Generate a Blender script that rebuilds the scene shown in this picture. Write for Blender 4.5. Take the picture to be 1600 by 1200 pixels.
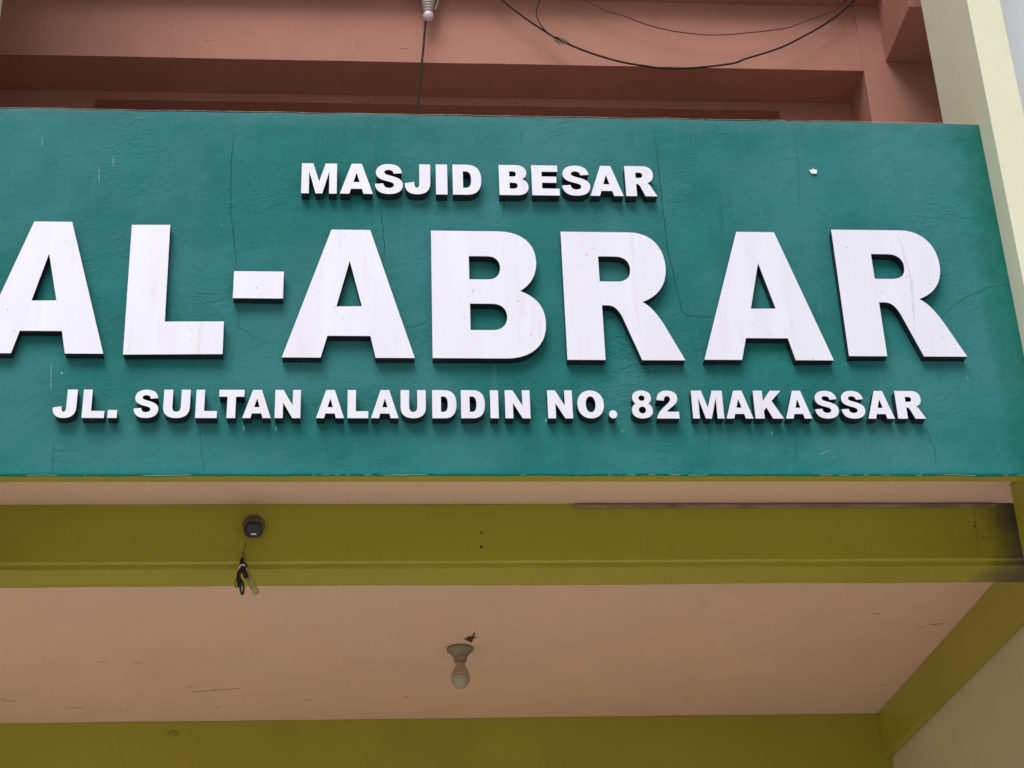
import bpy, bmesh, math, random
from mathutils import Matrix, Vector, noise
from mathutils.geometry import tessellate_polygon

random.seed(7)
for o in list(bpy.data.objects):
    bpy.data.objects.remove(o, do_unlink=True)
S = bpy.context.scene
COL = S.collection

# ------------------------------------------------------------------ camera
cam = bpy.data.cameras.new('camera')
cam.sensor_width = 36.0
cam.lens = 59.85
cam.clip_start = 0.05
cam.clip_end = 1000
camo = bpy.data.objects.new('camera', cam)
COL.objects.link(camo)
camo.matrix_world = Matrix(((0.99687, -0.00397, -0.07891, -0.3129),
                            (-0.07176, -0.46343, -0.88323, -4.5457),
                            (-0.03306, 0.88612, -0.46226, 1.6),
                            (0, 0, 0, 1)))
S.camera = camo

# ------------------------------------------------------------------ sky, sun, exposure
SUN_EL = math.radians(50)
SUN_AZ = math.radians(18)          # swung to the left of straight in front of the facade
W = bpy.data.worlds.new('World')
S.world = W
W.use_nodes = True
nt = W.node_tree
nt.nodes.clear()
sky = nt.nodes.new('ShaderNodeTexSky')
sky.sky_type = 'NISHITA'
sky.sun_disc = False
sky.sun_elevation = SUN_EL
sky.sun_rotation = math.pi + SUN_AZ
sky.air_density = 1.0
sky.dust_density = 4.0
hs = nt.nodes.new('ShaderNodeHueSaturation')
hs.inputs['Saturation'].default_value = 0.45
bg = nt.nodes.new('ShaderNodeBackground')
bg.inputs['Strength'].default_value = 0.055
wo = nt.nodes.new('ShaderNodeOutputWorld')
nt.links.new(sky.outputs[0], hs.inputs['Color'])
nt.links.new(hs.outputs[0], bg.inputs['Color'])
nt.links.new(bg.outputs[0], wo.inputs['Surface'])
sl = bpy.data.lights.new('sun', 'SUN')
sl.energy = 1.5
sl.angle = math.radians(38)
sl.color = (1.0, 0.975, 0.96)
so = bpy.data.objects.new('sun', sl)
COL.objects.link(so)
sdir = Vector((-math.sin(SUN_AZ) * math.cos(SUN_EL), -math.cos(SUN_AZ) * math.cos(SUN_EL), math.sin(SUN_EL)))
so.rotation_euler = (-sdir).to_track_quat('-Z', 'Y').to_euler()
so.location = sdir * 20
S.view_settings.view_transform = 'Standard'
S.view_settings.look = 'None'
S.view_settings.gamma = 1.0
S.view_settings.use_curve_mapping = False
S.view_settings.exposure = 0.60


# ------------------------------------------------------------------ materials
def mat(name, col, rough=0.8, var=0.12, scale=3.0, stretch=(1, 1, 1), bump=0.0, bscale=60.0, bump2=0.0, b2scale=8.0,
        metallic=0.0, spec=0.35, hue=None, specks=None, streaks=None, trowel=0.0, bands=None):
    """painted surface: base colour with blotches, optional second tint, specks, vertical streaks, two bump scales"""
    m = bpy.data.materials.new(name)
    m.use_nodes = True
    t = m.node_tree
    N, L = t.nodes, t.links
    b = N['Principled BSDF']
    b.inputs['Roughness'].default_value = rough
    b.inputs['Metallic'].default_value = metallic
    b.inputs['Specular IOR Level'].default_value = spec
    tc = N.new('ShaderNodeNewGeometry')
    pos = tc.outputs['Position']

    def mapped(sc):
        mp = N.new('ShaderNodeMapping')
        mp.inputs['Scale'].default_value = sc
        L.new(pos, mp.inputs['Vector'])
        return mp.outputs[0]

    def tex(sc, detail=5, rg=0.6, st=(1, 1, 1), dist=0.0):
        n = N.new('ShaderNodeTexNoise')
        n.inputs['Scale'].default_value = sc
        n.inputs['Detail'].default_value = detail
        n.inputs['Roughness'].default_value = rg
        n.inputs['Distortion'].default_value = dist
        L.new(mapped(st), n.inputs['Vector'])
        return n.outputs['Fac']

    def mix(fac, a, c, blend='MIX'):
        x = N.new('ShaderNodeMix')
        x.data_type = 'RGBA'
        x.blend_type = blend
        if hasattr(fac, 'links'):
            L.new(fac, x.inputs[0])
        else:
            x.inputs[0].default_value = fac
        for v, i in ((a, 6), (c, 7)):
            if hasattr(v, 'links'):
                L.new(v, x.inputs[i])
            else:
                x.inputs[i].default_value = (*v, 1)
        return x.outputs[2]

    def ramp(fac, p0, p1):
        r = N.new('ShaderNodeMapRange')
        r.inputs[1].default_value = p0
        r.inputs[2].default_value = p1
        L.new(fac, r.inputs[0])
        return r.outputs[0]

    lo = tuple(c * (1 - var) for c in col)
    hi = tuple(min(1, c * (1 + var)) for c in col)
    c = mix(ramp(tex(scale, st=stretch), 0.3, 0.7), lo, hi)
    if hue:
        c = mix(ramp(tex(scale * 0.45, 3, st=stretch), 0.42, 0.68), c, hue)
    c = mix(ramp(tex(scale * 14, 3), 0.25, 0.75), c, (1 + 0 * var,) * 3, 'MULTIPLY') if False else c
    if streaks:
        colr, th, amt = streaks
        f = ramp(tex(9.0, 4, 0.55, st=(4.0, 1.0, 0.35)), th, th + 0.14)
        mu = N.new('ShaderNodeMath')
        mu.operation = 'MULTIPLY'
        mu.inputs[1].default_value = amt
        L.new(f, mu.inputs[0])
        c = mix(mu.outputs[0], c, colr)
    if specks:
        colr, th, sc = specks
        f = ramp(tex(sc, 2, 0.5), th, th + 0.03)
        c = mix(f, c, colr)
    for colr, axis, p0, p1, amt, nsc in (bands or ()):       # strips of other paint, dust or darker tone along an edge
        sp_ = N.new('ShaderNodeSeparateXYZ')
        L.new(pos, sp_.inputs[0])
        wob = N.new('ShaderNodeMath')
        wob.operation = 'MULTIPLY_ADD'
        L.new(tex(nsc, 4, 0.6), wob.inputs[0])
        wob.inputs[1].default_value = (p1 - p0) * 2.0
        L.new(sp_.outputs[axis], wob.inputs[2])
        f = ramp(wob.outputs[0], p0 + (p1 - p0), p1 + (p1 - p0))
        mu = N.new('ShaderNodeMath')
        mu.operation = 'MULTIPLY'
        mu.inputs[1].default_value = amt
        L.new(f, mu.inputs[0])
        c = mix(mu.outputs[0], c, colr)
    L.new(c, b.inputs['Base Color'])
    if bump or bump2:
        last = None
        for amt, sc, dt, dist in ((bump2, b2scale, 3, 0.25), (bump, bscale, 5, 0.2)):
            if not amt:
                continue
            bn = N.new('ShaderNodeBump')
            bn.inputs['Strength'].default_value = 1.0
            bn.inputs['Distance'].default_value = amt
            L.new(tex(sc, dt, 0.65, dist=dist), bn.inputs['Height'])
            if last:
                L.new(last, bn.inputs['Normal'])
            last = bn.outputs[0]
        if trowel:
            r1 = N.new('ShaderNodeMath')
            r1.operation = 'SUBTRACT'
            L.new(tex(17.0, 4, 0.6, st=(0.75, 1.0, 1.6), dist=0.4), r1.inputs[0])
            r1.inputs[1].default_value = 0.5
            r2 = N.new('ShaderNodeMath')
            r2.operation = 'ABSOLUTE'
            L.new(r1.outputs[0], r2.inputs[0])
            crease = ramp(r2.outputs[0], 0.0, 0.06)
            msk = ramp(tex(3.1, 3, 0.6), 0.52, 0.72)
            mm = N.new('ShaderNodeMix')
            L.new(msk, mm.inputs[0])
            mm.inputs[2].default_value = 1.0
            L.new(crease, mm.inputs[3])
            bn = N.new('ShaderNodeBump')
            bn.inputs['Distance'].default_value = trowel
            L.new(mm.outputs[0], bn.inputs['Height'])
            L.new(last, bn.inputs['Normal'])
            last = bn.outputs[0]
        L.new(last, b.inputs['Normal'])
    return m


GREEN = (0.014, 0.154, 0.149)
M = {}
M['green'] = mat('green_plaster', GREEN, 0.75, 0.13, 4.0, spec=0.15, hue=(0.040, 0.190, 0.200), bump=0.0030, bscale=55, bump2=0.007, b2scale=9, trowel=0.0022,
                 specks=((0.45, 0.6, 0.6), 0.79, 42), streaks=((0.075, 0.22, 0.23), 0.60, 0.28),
                 bands=(((0.060, 0.185, 0.195), 2, 4.915, 4.965, 0.55, 14), ((0.004, 0.185, 0.165), 2, 3.715, 3.682, 0.6, 10),
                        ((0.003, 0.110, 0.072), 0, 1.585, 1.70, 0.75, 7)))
M['green_deep'] = mat('green_drip', (0.012, 0.20, 0.15), 0.6, 0.2, 9)
M['salmon'] = mat('salmon_plaster', (0.385, 0.180, 0.134), 0.8, 0.09, 2.5, bump=0.0012, bscale=60, bump2=0.005, b2scale=5, streaks=((0.31, 0.135, 0.092), 0.60, 0.35))
M['brown'] = mat('brown_shutter', (0.17, 0.062, 0.042), 0.7, 0.12, 5, bump=0.0006)
M['olive'] = mat('olive_plaster', (0.315, 0.284, 0.021), 0.33, 0.06, 2.2, spec=0.5, hue=(0.335, 0.306, 0.026), bump=0.0008, bscale=60, bump2=0.003, b2scale=3.5)
M['olive_beam'] = mat('olive_plaster_dark_end', (0.315, 0.284, 0.021), 0.33, 0.06, 2.2, spec=0.5, hue=(0.335, 0.306, 0.026), bump=0.0010, bscale=60, bump2=0.004,
                      b2scale=3.5, bands=(((0.035, 0.028, 0.018), 0, 1.615, 1.76, 0.95, 4),), streaks=((0.26, 0.22, 0.02), 0.60, 0.4))  # band turns the olive dark brown towards the beam's right end
M['peach'] = mat('peach_ceiling', (0.75, 0.490, 0.380), 0.5, 0.06, 2.0, spec=0.45, hue=(0.73, 0.500, 0.392), bump=0.0010, bscale=40, bump2=0.007, b2scale=3, streaks=((0.62, 0.41, 0.305), 0.60, 0.35))
M['cream'] = mat('cream_plaster', (0.68, 0.70, 0.545), 0.8, 0.04, 3, bump=0.0008, bscale=60, bump2=0.003, b2scale=4,
                 hue=(0.66, 0.67, 0.50))
M['cream_wall'] = mat('khaki_wall', (0.56, 0.49, 0.31), 0.6, 0.06, 3, bump=0.0008, bump2=0.003, b2scale=4)
M['white_wall'] = mat('pale_wall', (0.55, 0.57, 0.60), 0.85, 0.05, 2, bump=0.0008)
M['face'] = mat('white_sheet_metal', (0.72, 0.73, 0.84), 0.4, 0.03, 3, stretch=(6, 1, 0.7), bump=0.0002, bscale=18, spec=0.5,
                hue=(0.69, 0.69, 0.79), specks=((0.42, 0.34, 0.33), 0.735, 80), streaks=((0.56, 0.50, 0.52), 0.61, 0.34))
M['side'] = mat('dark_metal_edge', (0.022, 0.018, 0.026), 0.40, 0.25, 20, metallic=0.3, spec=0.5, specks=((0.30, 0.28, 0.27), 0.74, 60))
M['mark'] = mat('pale_paint_mark', (0.22, 0.38, 0.38), 0.9, 0.2, 60)
M['dent'] = mat('dented_sheet_metal', (0.64, 0.635, 0.735), 0.42, 0.08, 20)
M['crack'] = mat('dark_crack', (0.006, 0.034, 0.036), 0.9, 0.3, 30)  # dark green tone of the wider cracks in the panel
M['chip'] = mat('bare_white_undercoat', (0.66, 0.68, 0.62), 0.9, 0.15, 30)
M['chip_top'] = mat('bare_plaster_edge', (0.50, 0.42, 0.36), 0.9, 0.25, 40)
M['crack_faint'] = mat('hairline_crack', (0.006, 0.080, 0.082), 0.9, 0.3, 30)
M['brown_crack'] = mat('brown_crack', (0.06, 0.022, 0.016), 0.9, 0.3, 30)
M['scuff'] = mat('brown_scuff', (0.36, 0.21, 0.14), 0.9, 0.3, 60)
M['scratch'] = mat('pale_scratch', (0.56, 0.38, 0.31), 0.9, 0.2, 60)
M['stain'] = mat('olive_stain', (0.245, 0.210, 0.024), 0.6, 0.3, 60)
M['black'] = mat('black_rubber', (0.012, 0.008, 0.008), 0.5, 0.2, 30)
M['cable'] = mat('dark_cable', (0.010, 0.005, 0.004), 0.7, 0.3, 30)
M['brown_cable'] = mat('thin_brown_cable', (0.09, 0.035, 0.02), 0.6, 0.3, 30)
M['tie'] = mat('wire_tie', (0.16, 0.12, 0.07), 0.5, 0.3, 60)
M['holder'] = mat('lamp_holder_plastic', (0.22, 0.185, 0.125), 0.5, 0.1, 30, bump=0.0004, bscale=90)
M['holder_grey'] = mat('lamp_holder_grey', (0.36, 0.33, 0.33), 0.45, 0.1, 40)
M['bulb_body'] = mat('bulb_body', (0.36, 0.29, 0.17), 0.25, 0.06, 30, spec=0.5)
M['bulb_dome'] = mat('bulb_diffuser', (0.34, 0.30, 0.215), 0.12, 0.05, 30, spec=0.6)
M['bulb_small'] = mat('small_bulb_diffuser', (0.60, 0.50, 0.52), 0.2, 0.05, 30, spec=0.6)
M['cam_mount'] = mat('camera_mount', (0.11, 0.075, 0.045), 0.6, 0.15, 40)
M['cam_body'] = mat('camera_body', (0.007, 0.008, 0.015), 0.4, 0.1, 40, spec=0.5)
M['cam_rim'] = mat('camera_rim', (0.12, 0.10, 0.085), 0.45, 0.1, 40)
M['white'] = mat('white_plastic', (0.62, 0.60, 0.58), 0.5, 0.08, 40)
M['paper'] = mat('white_paper', (0.80, 0.80, 0.82), 0.8, 0.05, 60)
M['conduit'] = mat('cream_conduit', (0.36, 0.31, 0.12), 0.5, 0.08, 40)
M['trunking'] = mat('grey_trunking', (0.24, 0.18, 0.13), 0.6, 0.4, 12, stretch=(1, 1, 4))
M['hole'] = mat('hole_dark', (0.01, 0.009, 0.004), 0.9, 0.1, 40)
M['debris'] = mat('brown_debris', (0.10, 0.025, 0.015), 0.8, 0.2, 60)
M['paving'] = mat('concrete_paving', (0.62, 0.60, 0.56), 0.9, 0.12, 0.8, bump=0.002, bscale=20)
M['floor'] = mat('porch_floor', (0.68, 0.65, 0.58), 0.5, 0.06, 2)


# ------------------------------------------------------------------ helpers
def empty(name, loc, label, cat, group=None):
    o = bpy.data.objects.new(name, None)
    o.empty_display_size = 0.2
    o.location = loc
    COL.objects.link(o)
    o['label'] = label
    o['category'] = cat
    if group:
        o['group'] = group
    return o


def wpos(o):
    p = Vector((0, 0, 0))
    while o:
        p += o.location
        o = o.parent
    return p


def mesh_obj(name, verts, faces, material, parent=None, label=None, smooth=False, origin=None, extra=None, fm=None):
    """verts in world coordinates; the object's origin is put at `origin` (default: centre of its box)"""
    if origin is None:
        lo = [min(v[i] for v in verts) for i in range(3)]
        hi = [max(v[i] for v in verts) for i in range(3)]
        origin = Vector(((lo[0] + hi[0]) / 2, (lo[1] + hi[1]) / 2, lo[2]))
    origin = Vector(origin)
    me = bpy.data.meshes.new(name)
    me.from_pydata([tuple(Vector(v) - origin) for v in verts], [], faces)
    me.materials.append(material)
    for e in (extra or []):
        me.materials.append(e)
    if fm:
        for p, i in zip(me.polygons, fm):
            p.material_index = i
    if smooth:
        for p in me.polygons:
            p.use_smooth = True
    me.update()
    o = bpy.data.objects.new(name, me)
    COL.objects.link(o)
    if parent:
        o.parent = parent
        o.location = origin - wpos(parent)
    else:
        o.location = origin
    if label:
        o['label'] = label
    return o


class MB:
    def __init__(self):
        self.v, self.f = [], []

    def add(self, v, f):
        n = len(self.v)
        self.v += [tuple(p) for p in v]
        self.f += [tuple(i + n for i in q) for q in f]
        return self

    def box(self, x0, x1, y0, y1, z0, z1, c=0.0):
        """box with chamfered edges (c)"""
        if c <= 0:
            v = [(x, y, z) for z in (z0, z1) for y in (y0, y1) for x in (x0, x1)]
            f = [(0, 2, 3, 1), (4, 5, 7, 6), (0, 1, 5, 4), (1, 3, 7, 5), (3, 2, 6, 7), (2, 0, 4, 6)]
            return self.add(v, f)
        bm = bmesh.new()
        r = bmesh.ops.create_cube(bm, size=1)
        for w in bm.verts:
            w.co = Vector(((x0 + x1) / 2 + w.co.x * (x1 - x0), (y0 + y1) / 2 + w.co.y * (y1 - y0), (z0 + z1) / 2 + w.co.z * (z1 - z0)))
        bmesh.ops.bevel(bm, geom=bm.edges[:], offset=c, segments=2, affect='EDGES', profile=0.6)
        bm.verts.index_update()
        self.add([w.co[:] for w in bm.verts], [[w.index for w in q.verts] for q in bm.faces])
        bm.free()
        return self

    def lathe(self, prof, origin, axis=(0, 0, 1), seg=28):
        """prof: list of (radius, height along axis)"""
        a = Vector(axis).normalized()
        u = a.orthogonal().normalized()
        w = a.cross(u)
        o = Vector(origin)
        v, f = [], []
        for r, h in prof:
            for k in range(seg):
                t = 2 * math.pi * k / seg
                v.append(o + a * h + (u * math.cos(t) + w * math.sin(t)) * r)
        for i in range(len(prof) - 1):
            for k in range(seg):
                k2 = (k + 1) % seg
                f.append((i * seg + k, i * seg + k2, (i + 1) * seg + k2, (i + 1) * seg + k))
        f.append(tuple(range(seg))[::-1])
        f.append(tuple((len(prof) - 1) * seg + k for k in range(seg)))
        return self.add(v, f)

    def tube(self, pts, r, seg=8, sub=4):
        P = [Vector(p) for p in pts]
        Q = []
        for i in range(len(P) - 1):           # Catmull-Rom
            p0, p1, p2, p3 = P[max(i - 1, 0)], P[i], P[i + 1], P[min(i + 2, len(P) - 1)]
            for k in range(sub):
                t = k / sub
                Q.append(0.5 * ((2 * p1) + (p2 - p0) * t + (2 * p0 - 5 * p1 + 4 * p2 - p3) * t * t + (3 * p1 - p0 - 3 * p2 + p3) * t ** 3))
        Q.append(P[-1])
        v, f = [], []
        nrm = None
        for i, q in enumerate(Q):
            d = (Q[min(i + 1, len(Q) - 1)] - Q[max(i - 1, 0)]).normalized()
            if nrm is None:
                nrm = d.orthogonal().normalized()
            nrm = (nrm - d * nrm.dot(d)).normalized()
            w = d.cross(nrm)
            for k in range(seg):
                a = 2 * math.pi * k / seg
                v.append(q + (nrm * math.cos(a) + w * math.sin(a)) * r)
        for i in range(len(Q) - 1):
            for k in range(seg):
                k2 = (k + 1) % seg
                f.append((i * seg + k, i * seg + k2, (i + 1) * seg + k2, (i + 1) * seg + k))
        f.append(tuple(range(seg))[::-1])
        f.append(tuple((len(Q) - 1) * seg + k for k in range(seg)))
        return self.add(v, f)

    def build(self, name, m, parent=None, label=None, smooth=False, **k):
        return mesh_obj(name, self.v, self.f, m, parent, label, smooth, **k)


def thing(name, mb, m, label, cat, smooth=False, group=None):
    o = mb.build(name, m, None, label, smooth)
    o['category'] = cat
    if group:
        o['group'] = group
    return o


def structure(o):
    o['kind'] = 'structure'
    return o


def ragged(pts, n_per=0.02, amp=0.0015, seed=0.0):
    """resample a 2D polyline and jitter it like a crack"""
    out = []
    for i in range(len(pts) - 1):
        a, b = Vector((*pts[i], 0)), Vector((*pts[i + 1], 0))
        n = max(1, int((b - a).length / n_per))
        for k in range(n):
            out.append(a.lerp(b, k / n))
    out.append(Vector((*pts[-1], 0)))
    d = []
    for i, p in enumerate(out):
        q = noise.noise_vector(Vector((p.x * 37 + seed, p.y * 37, seed * 3.1)))
        d.append((p.x + q.x * amp * 2, p.y + q.y * amp * 2))
    return d


def ribbon(pts, w, place, thick=0.0006):
    """thin raised ribbon along 2D pts; place(a, b, lift) -> world point"""
    v, f = [], []
    n = len(pts)
    for i, p in enumerate(pts):
        a, b = Vector(pts[max(i - 1, 0)]), Vector(pts[min(i + 1, n - 1)])
        d = (b - a)
        d = d.normalized() if d.length > 1e-9 else Vector((1, 0))
        nn = Vector((-d.y, d.x))
        t = i / max(1, n - 1)
        ww = w * 0.5 * (0.3 + 0.7 * min(1, 5 * t, 5 * (1 - t))) * (0.55 + 0.9 * abs(noise.noise(Vector((p[0] * 90, p[1] * 90, w * 1000)))) + 0.25 * abs(math.sin(i * 2.3)))
        for s in (-1, 1):
            q = Vector(p) + nn * ww * s
            v.append(place(q.x, q.y, 0.0))
            v.append(place(q.x, q.y, thick))
    for i in range(n - 1):
        k = i * 4
        f += [(k + 1, k + 3, k + 7, k + 5), (k, k + 1, k + 5, k + 4), (k + 3, k + 2, k + 6, k + 7)]
    f += [(0, 2, 3, 1), (4 * n - 4, 4 * n - 3, 4 * n - 1, 4 * n - 2)]
    return v, f


# ------------------------------------------------------------------ ground
g = structure(MB().box(-300, 300, -300, 300, -0.5, 0).build('ground', M['paving']))

# ------------------------------------------------------------------ building
ZC, ZP0, ZP1 = 3.775, 3.675, 4.975            # porch ceiling, sign panel bottom and top
XF, XFL = 1.703, -1.645                        # inner faces of the two fins
YB, YB2, Y3 = 0.4346, 0.605, 2.793
YFB = 0.297                                    # back of the fins: a gap is left before the beam
B = empty('mosque_building', (0, 0.3, 0), 'two storey mosque front with cream fins, salmon balcony wall and olive porch beams', 'building')

MB().box(-9, 2.26, 0.51, 5.0, 0, 0.15, 0.01).build('porch_floor', M['floor'], B)
# the fins that frame the sign
MB().box(XF, XF + 0.117, -0.10, YFB, 3.82, 7.8, 0.004).build('fin', M['cream'], B, 'cream plastered fin on the right of the green sign')
MB().box(XFL - 0.117, XFL, -0.10, YFB, 3.82, 7.8, 0.004).build('fin', M['cream'], B, 'cream plastered fin at the left edge')
for x0, x1 in ((XF, XF + 0.117), (XFL - 0.117, XFL), (-5.4, -5.1)):
    MB().box(x0 + 0.001, x1 - 0.001, -0.098, YFB - 0.001, 0, 3.8195, 0.004).build('pillar', M['olive'], B)
# pale wings beyond the fins
MB().box(XF + 0.119, 9, YFB - 0.05, 0.5, ZC + 0.001, 9).build('wing_wall', M['white_wall'], B, 'pale grey wall beyond the right fin')
MB().box(-9, XFL - 0.119, YFB - 0.05, 0.5, ZC + 0.001, 9).build('wing_wall', M['white_wall'], B)

# porch ceiling / balcony slab
mb = MB()
mb.box(XFL + 0.002, XF - 0.002, 0.058, YFB + 0.0002, ZC, ZC + 0.16)
mb.box(XFL - 0.117, XF + 0.117, YFB + 0.0004, 0.499, ZC, ZC + 0.16)
mb.box(-9, 2.25, 0.5, 3.1, ZC, ZC + 0.16)
ceil = mb.build('ceiling', M['peach'], B, 'peach painted porch ceiling')


def extrude_x(prof, x0, x1, seg=60, amp=0.0012, seed=1.0):
    """prof: closed list of (y,z); extruded along x with slight hand-made waviness"""
    v, f = [], []
    n = len(prof)
    for i in range(seg + 1):
        x = x0 + (x1 - x0) * i / seg
        for k, (y, z) in enumerate(prof):
            q = noise.noise_vector(Vector((x * 2.2, k * 0.37 + seed, seed)))
            q2 = noise.noise_vector(Vector((x * 14, k * 0.9 + seed, seed + 3)))
            q3 = max(0, noise.noise(Vector((x * 31, k * 3.1, seed))) - 0.25)
            v.append((x, y + (q.x + q2.x * 0.35) * amp, z + (q.y + q2.y * 0.45 + q3 * 1.6) * amp))
    for i in range(seg):
        for k in range(n):
            k2 = (k + 1) % n
            f.append((i * n + k, (i + 1) * n + k, (i + 1) * n + k2, i * n + k2))
    f.append(tuple(range(n)))
    f.append(tuple(seg * n + k for k in range(n))[::-1])
    return v, f


# front beam: flat face, small lip and drip groove along its lower edge
zf = 3.5637
prof = [(YB, ZC - 0.0005), (YB, zf + 0.0175), (YB + 0.006, zf + 0.0125), (YB + 0.020, zf + 0.012), (YB + 0.020, zf),
        (YB2, zf), (YB2, ZC - 0.0005)]
v, f = extrude_x(prof, -9, 2.2, 700, 0.0019)
fbeam = mesh_obj('front_beam', v, [q[::-1] for q in f], M['olive_beam'], B, 'olive porch beam carrying the camera, darker at its right end')
# side beam on top of the right wall, back beam, walls
MB().box(1.936, 1.9755, YB2 + 0.002, Y3 - 0.002, 3.570, ZC - 0.001, 0.004).build('side_beam', M['olive'], B)
MB().box(1.976, 2.2, YB2 + 0.001, Y3 + 0.2, 0.152, ZC - 0.002).build('side_wall', M['cream_wall'], B, 'khaki side wall under the olive beam')
v, f = extrude_x([(Y3, ZC - 0.001), (Y3, 3.27), (Y3 + 0.18, 3.27), (Y3 + 0.18, ZC - 0.001)], -9, 1.9745, 160, 0.003, 5.0)
bbeam = mesh_obj('back_beam', v, [q[::-1] for q in f], M['olive'], B, 'olive beam at the back of the porch')
MB().box(-9, 1.975, Y3 + 0.12, Y3 + 0.3, 0.152, 3.269).build('back_wall', M['cream_wall'], B)

# balcony storey
P1 = 1.0
zs, zl = 5.98, 6.322
v, f = extrude_x([(P1, zl - 0.001), (P1, zs), (1.2245, zs), (1.2245, zl - 0.001)], -2.0, 1.6985, 60, 0.0015, 9.0)
ubeam = mesh_obj('upper_beam', v, [q[::-1] for q in f], M['salmon'], B, 'salmon beam above the balcony opening')
MB().box(1.699, 2.3, P1 - 0.004, 1.5, ZC + 0.162, zl - 0.001, 0.003).build('upper_column', M['salmon'], B)
MB().box(-2.5, -2.001, P1 - 0.004, 1.5, ZC + 0.162, zl - 0.001, 0.003).build('upper_column', M['salmon'], B)
MB().box(1.797, 2.15, YB + 0.21, P1 - 0.0045, 6.023, zl - 0.002, 0.004).build('cross_beam', M['salmon'], B)
MB().box(-2.3, -1.93, YB + 0.21, P1 - 0.0045, 6.023, zl - 0.002, 0.004).build('cross_beam', M['salmon'], B)
MB().box(-2.6, 2.6, 0.895, 1.3, zl, 6.46, 0.004).build('ledge', M['salmon'], B)
MB().box(-2.6, 2.6, P1, 1.3, 6.461, 9).build('upper_wall', M['salmon'], B)
# recessed wall behind the beam, round a shuttered opening
YW = 1.226
ox0, ox1, oz = -1.475, 1.386, 5.939
MB().box(-1.999, ox0, YW, 1.4, ZC + 0.161, zs + 0.05).build('recessed_wall', M['salmon'], B)
MB().box(ox1, 1.6985, YW, 1.4, ZC + 0.161, zs + 0.05).build('recessed_wall', M['salmon'], B)
lint = MB().box(ox0 + 0.0005, ox1 - 0.0005, YW + 0.002, 1.4, oz, zs + 0.05).build('lintel', M['salmon'], B)
MB().box(ox0, ox1, 1.30, 1.36, ZC + 0.161, oz - 0.0005).build('shutter', M['brown'], B, 'dark brown shutter behind the balcony')

# marks that belong to the walls
TICKS = [(-0.3561, 5.9558), (0.0852, 5.952), (1.1656, 5.958), (0.3006, 5.9465), (0.5307, 5.948)]
for x, z in TICKS:
    vv, ff = ribbon(ragged([(x, z), (x + 0.002, z - 0.014)], 0.004, 0.0008, x), 0.004, lambda a, b, l: (a, YW + 0.0018 - l, b))
    mesh_obj('crack', vv, ff, M['brown_crack'], lint)
SCRATCH = [(0.0021, [(-1.2078, 6.1843), (-1.2117, 6.1643), (-1.2303, 6.1341), (-1.2608, 6.0905)]), (0.0017, [(-1.1363, 6.153), (-1.1357, 6.097)]), (0.0017, [(-1.0494, 6.2185), (-1.0301, 6.2458)]), (0.0017, [(-0.4162, 6.0823), (-0.4156, 6.0232)]), (0.0017, [(-0.2282, 6.0507), (-0.1864, 6.0518)]), (0.0014, [(-0.8984, 6.2092), (-0.8802, 6.2097)]), (0.002, [(-0.7162, 6.1276), (-0.7134, 6.1177)]), (0.0017, [(-1.0161, 6.0705), (-0.9779, 6.0781)]), (0.0014, [(-0.8637, 6.1205), (-0.8327, 6.1213)]), (0.0028, [(1.1773, 6.2995), (1.1896, 6.3137)]), (0.0017, [(1.3388, 6.2695), (1.3434, 6.2353)]), (0.002, [(1.4106, 6.2234), (1.4149, 6.2372)]), (0.002, [(1.4036, 6.0608), (1.4097, 6.0676)])]
for w, p in SCRATCH:
    vv, ff = ribbon(ragged(p, 0.008, 0.001, p[0][0]), w, lambda a, b, l: (a, P1 - 0.0016 - l, b))
    mesh_obj('scratch', vv, ff, M['scratch'], ubeam)
SCUFFS = [(0.0036, [(-1.0725, 2.3663), (-0.9541, 2.3615)]), (0.0036, [(-1.0024, 2.3425), (-0.9397, 2.3446), (-0.8731, 2.3295)]), (0.0024, [(-1.0928, 2.305), (-1.0625, 2.3146)]), (0.0036, [(-1.2653, 1.979), (-1.2325, 1.9957)]), (0.0024, [(-1.396, 1.9754), (-1.3665, 1.9762)]), (0.0036, [(-0.1977, 2.485), (-0.1712, 2.45)]), (0.0036, [(-1.8715, 2.4708), (-1.7989, 2.4733)]), (0.0024, [(-1.8811, 2.4527), (-1.8322, 2.4279)]), (0.0024, [(-1.6124, 2.5704), (-1.541, 2.573)]), (0.0024, [(1.5725, 1.4783), (1.605, 1.4789)]), (0.0048, [(1.829, 1.6131), (1.8808, 1.5995)]), (0.0024, [(1.7962, 1.6493), (1.8154, 1.6275)]), (0.0024, [(1.8356, 2.3561), (1.8743, 2.3752)]), (0.0024, [(-0.6302, 2.506), (-0.5761, 2.4988)]), (0.0024, [(-1.0, 2.6023), (-0.9716, 2.5849)])]
for w, p in SCUFFS:
    vv, ff = ribbon(ragged(p, 0.01, 0.002, p[0][0]), w * 1.5, lambda a, b, l: (a, b, ZC - 0.0004 - l))
    mesh_obj('scuff', vv, ff, M['scuff'], ceil)
for x, z, r in ((0.017, 3.6757, 0.0035), (0.0159, 3.6278, 0.0045), (1.6198, 3.6931, 0.004), (1.6631, 3.6975, 0.0025), (1.6433, 3.655, 0.003), (-0.7699, 3.6137, 0.003)):
    MB().lathe([(r, 0), (r * 0.6, 0.0016)], (x, YB + 0.0006, z), (0, -1, 0), 10).build('screw_hole', M['hole'], fbeam)
vv, ff = ribbon(ragged([(1.6255, 3.755), (1.622, 3.68), (1.6175, 3.586)], 0.02, 0.001, 3), 0.003, lambda a, b, l: (a, YB - 0.001 - l, b))
mesh_obj('joint', vv, ff, M['stain'], fbeam)
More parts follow.
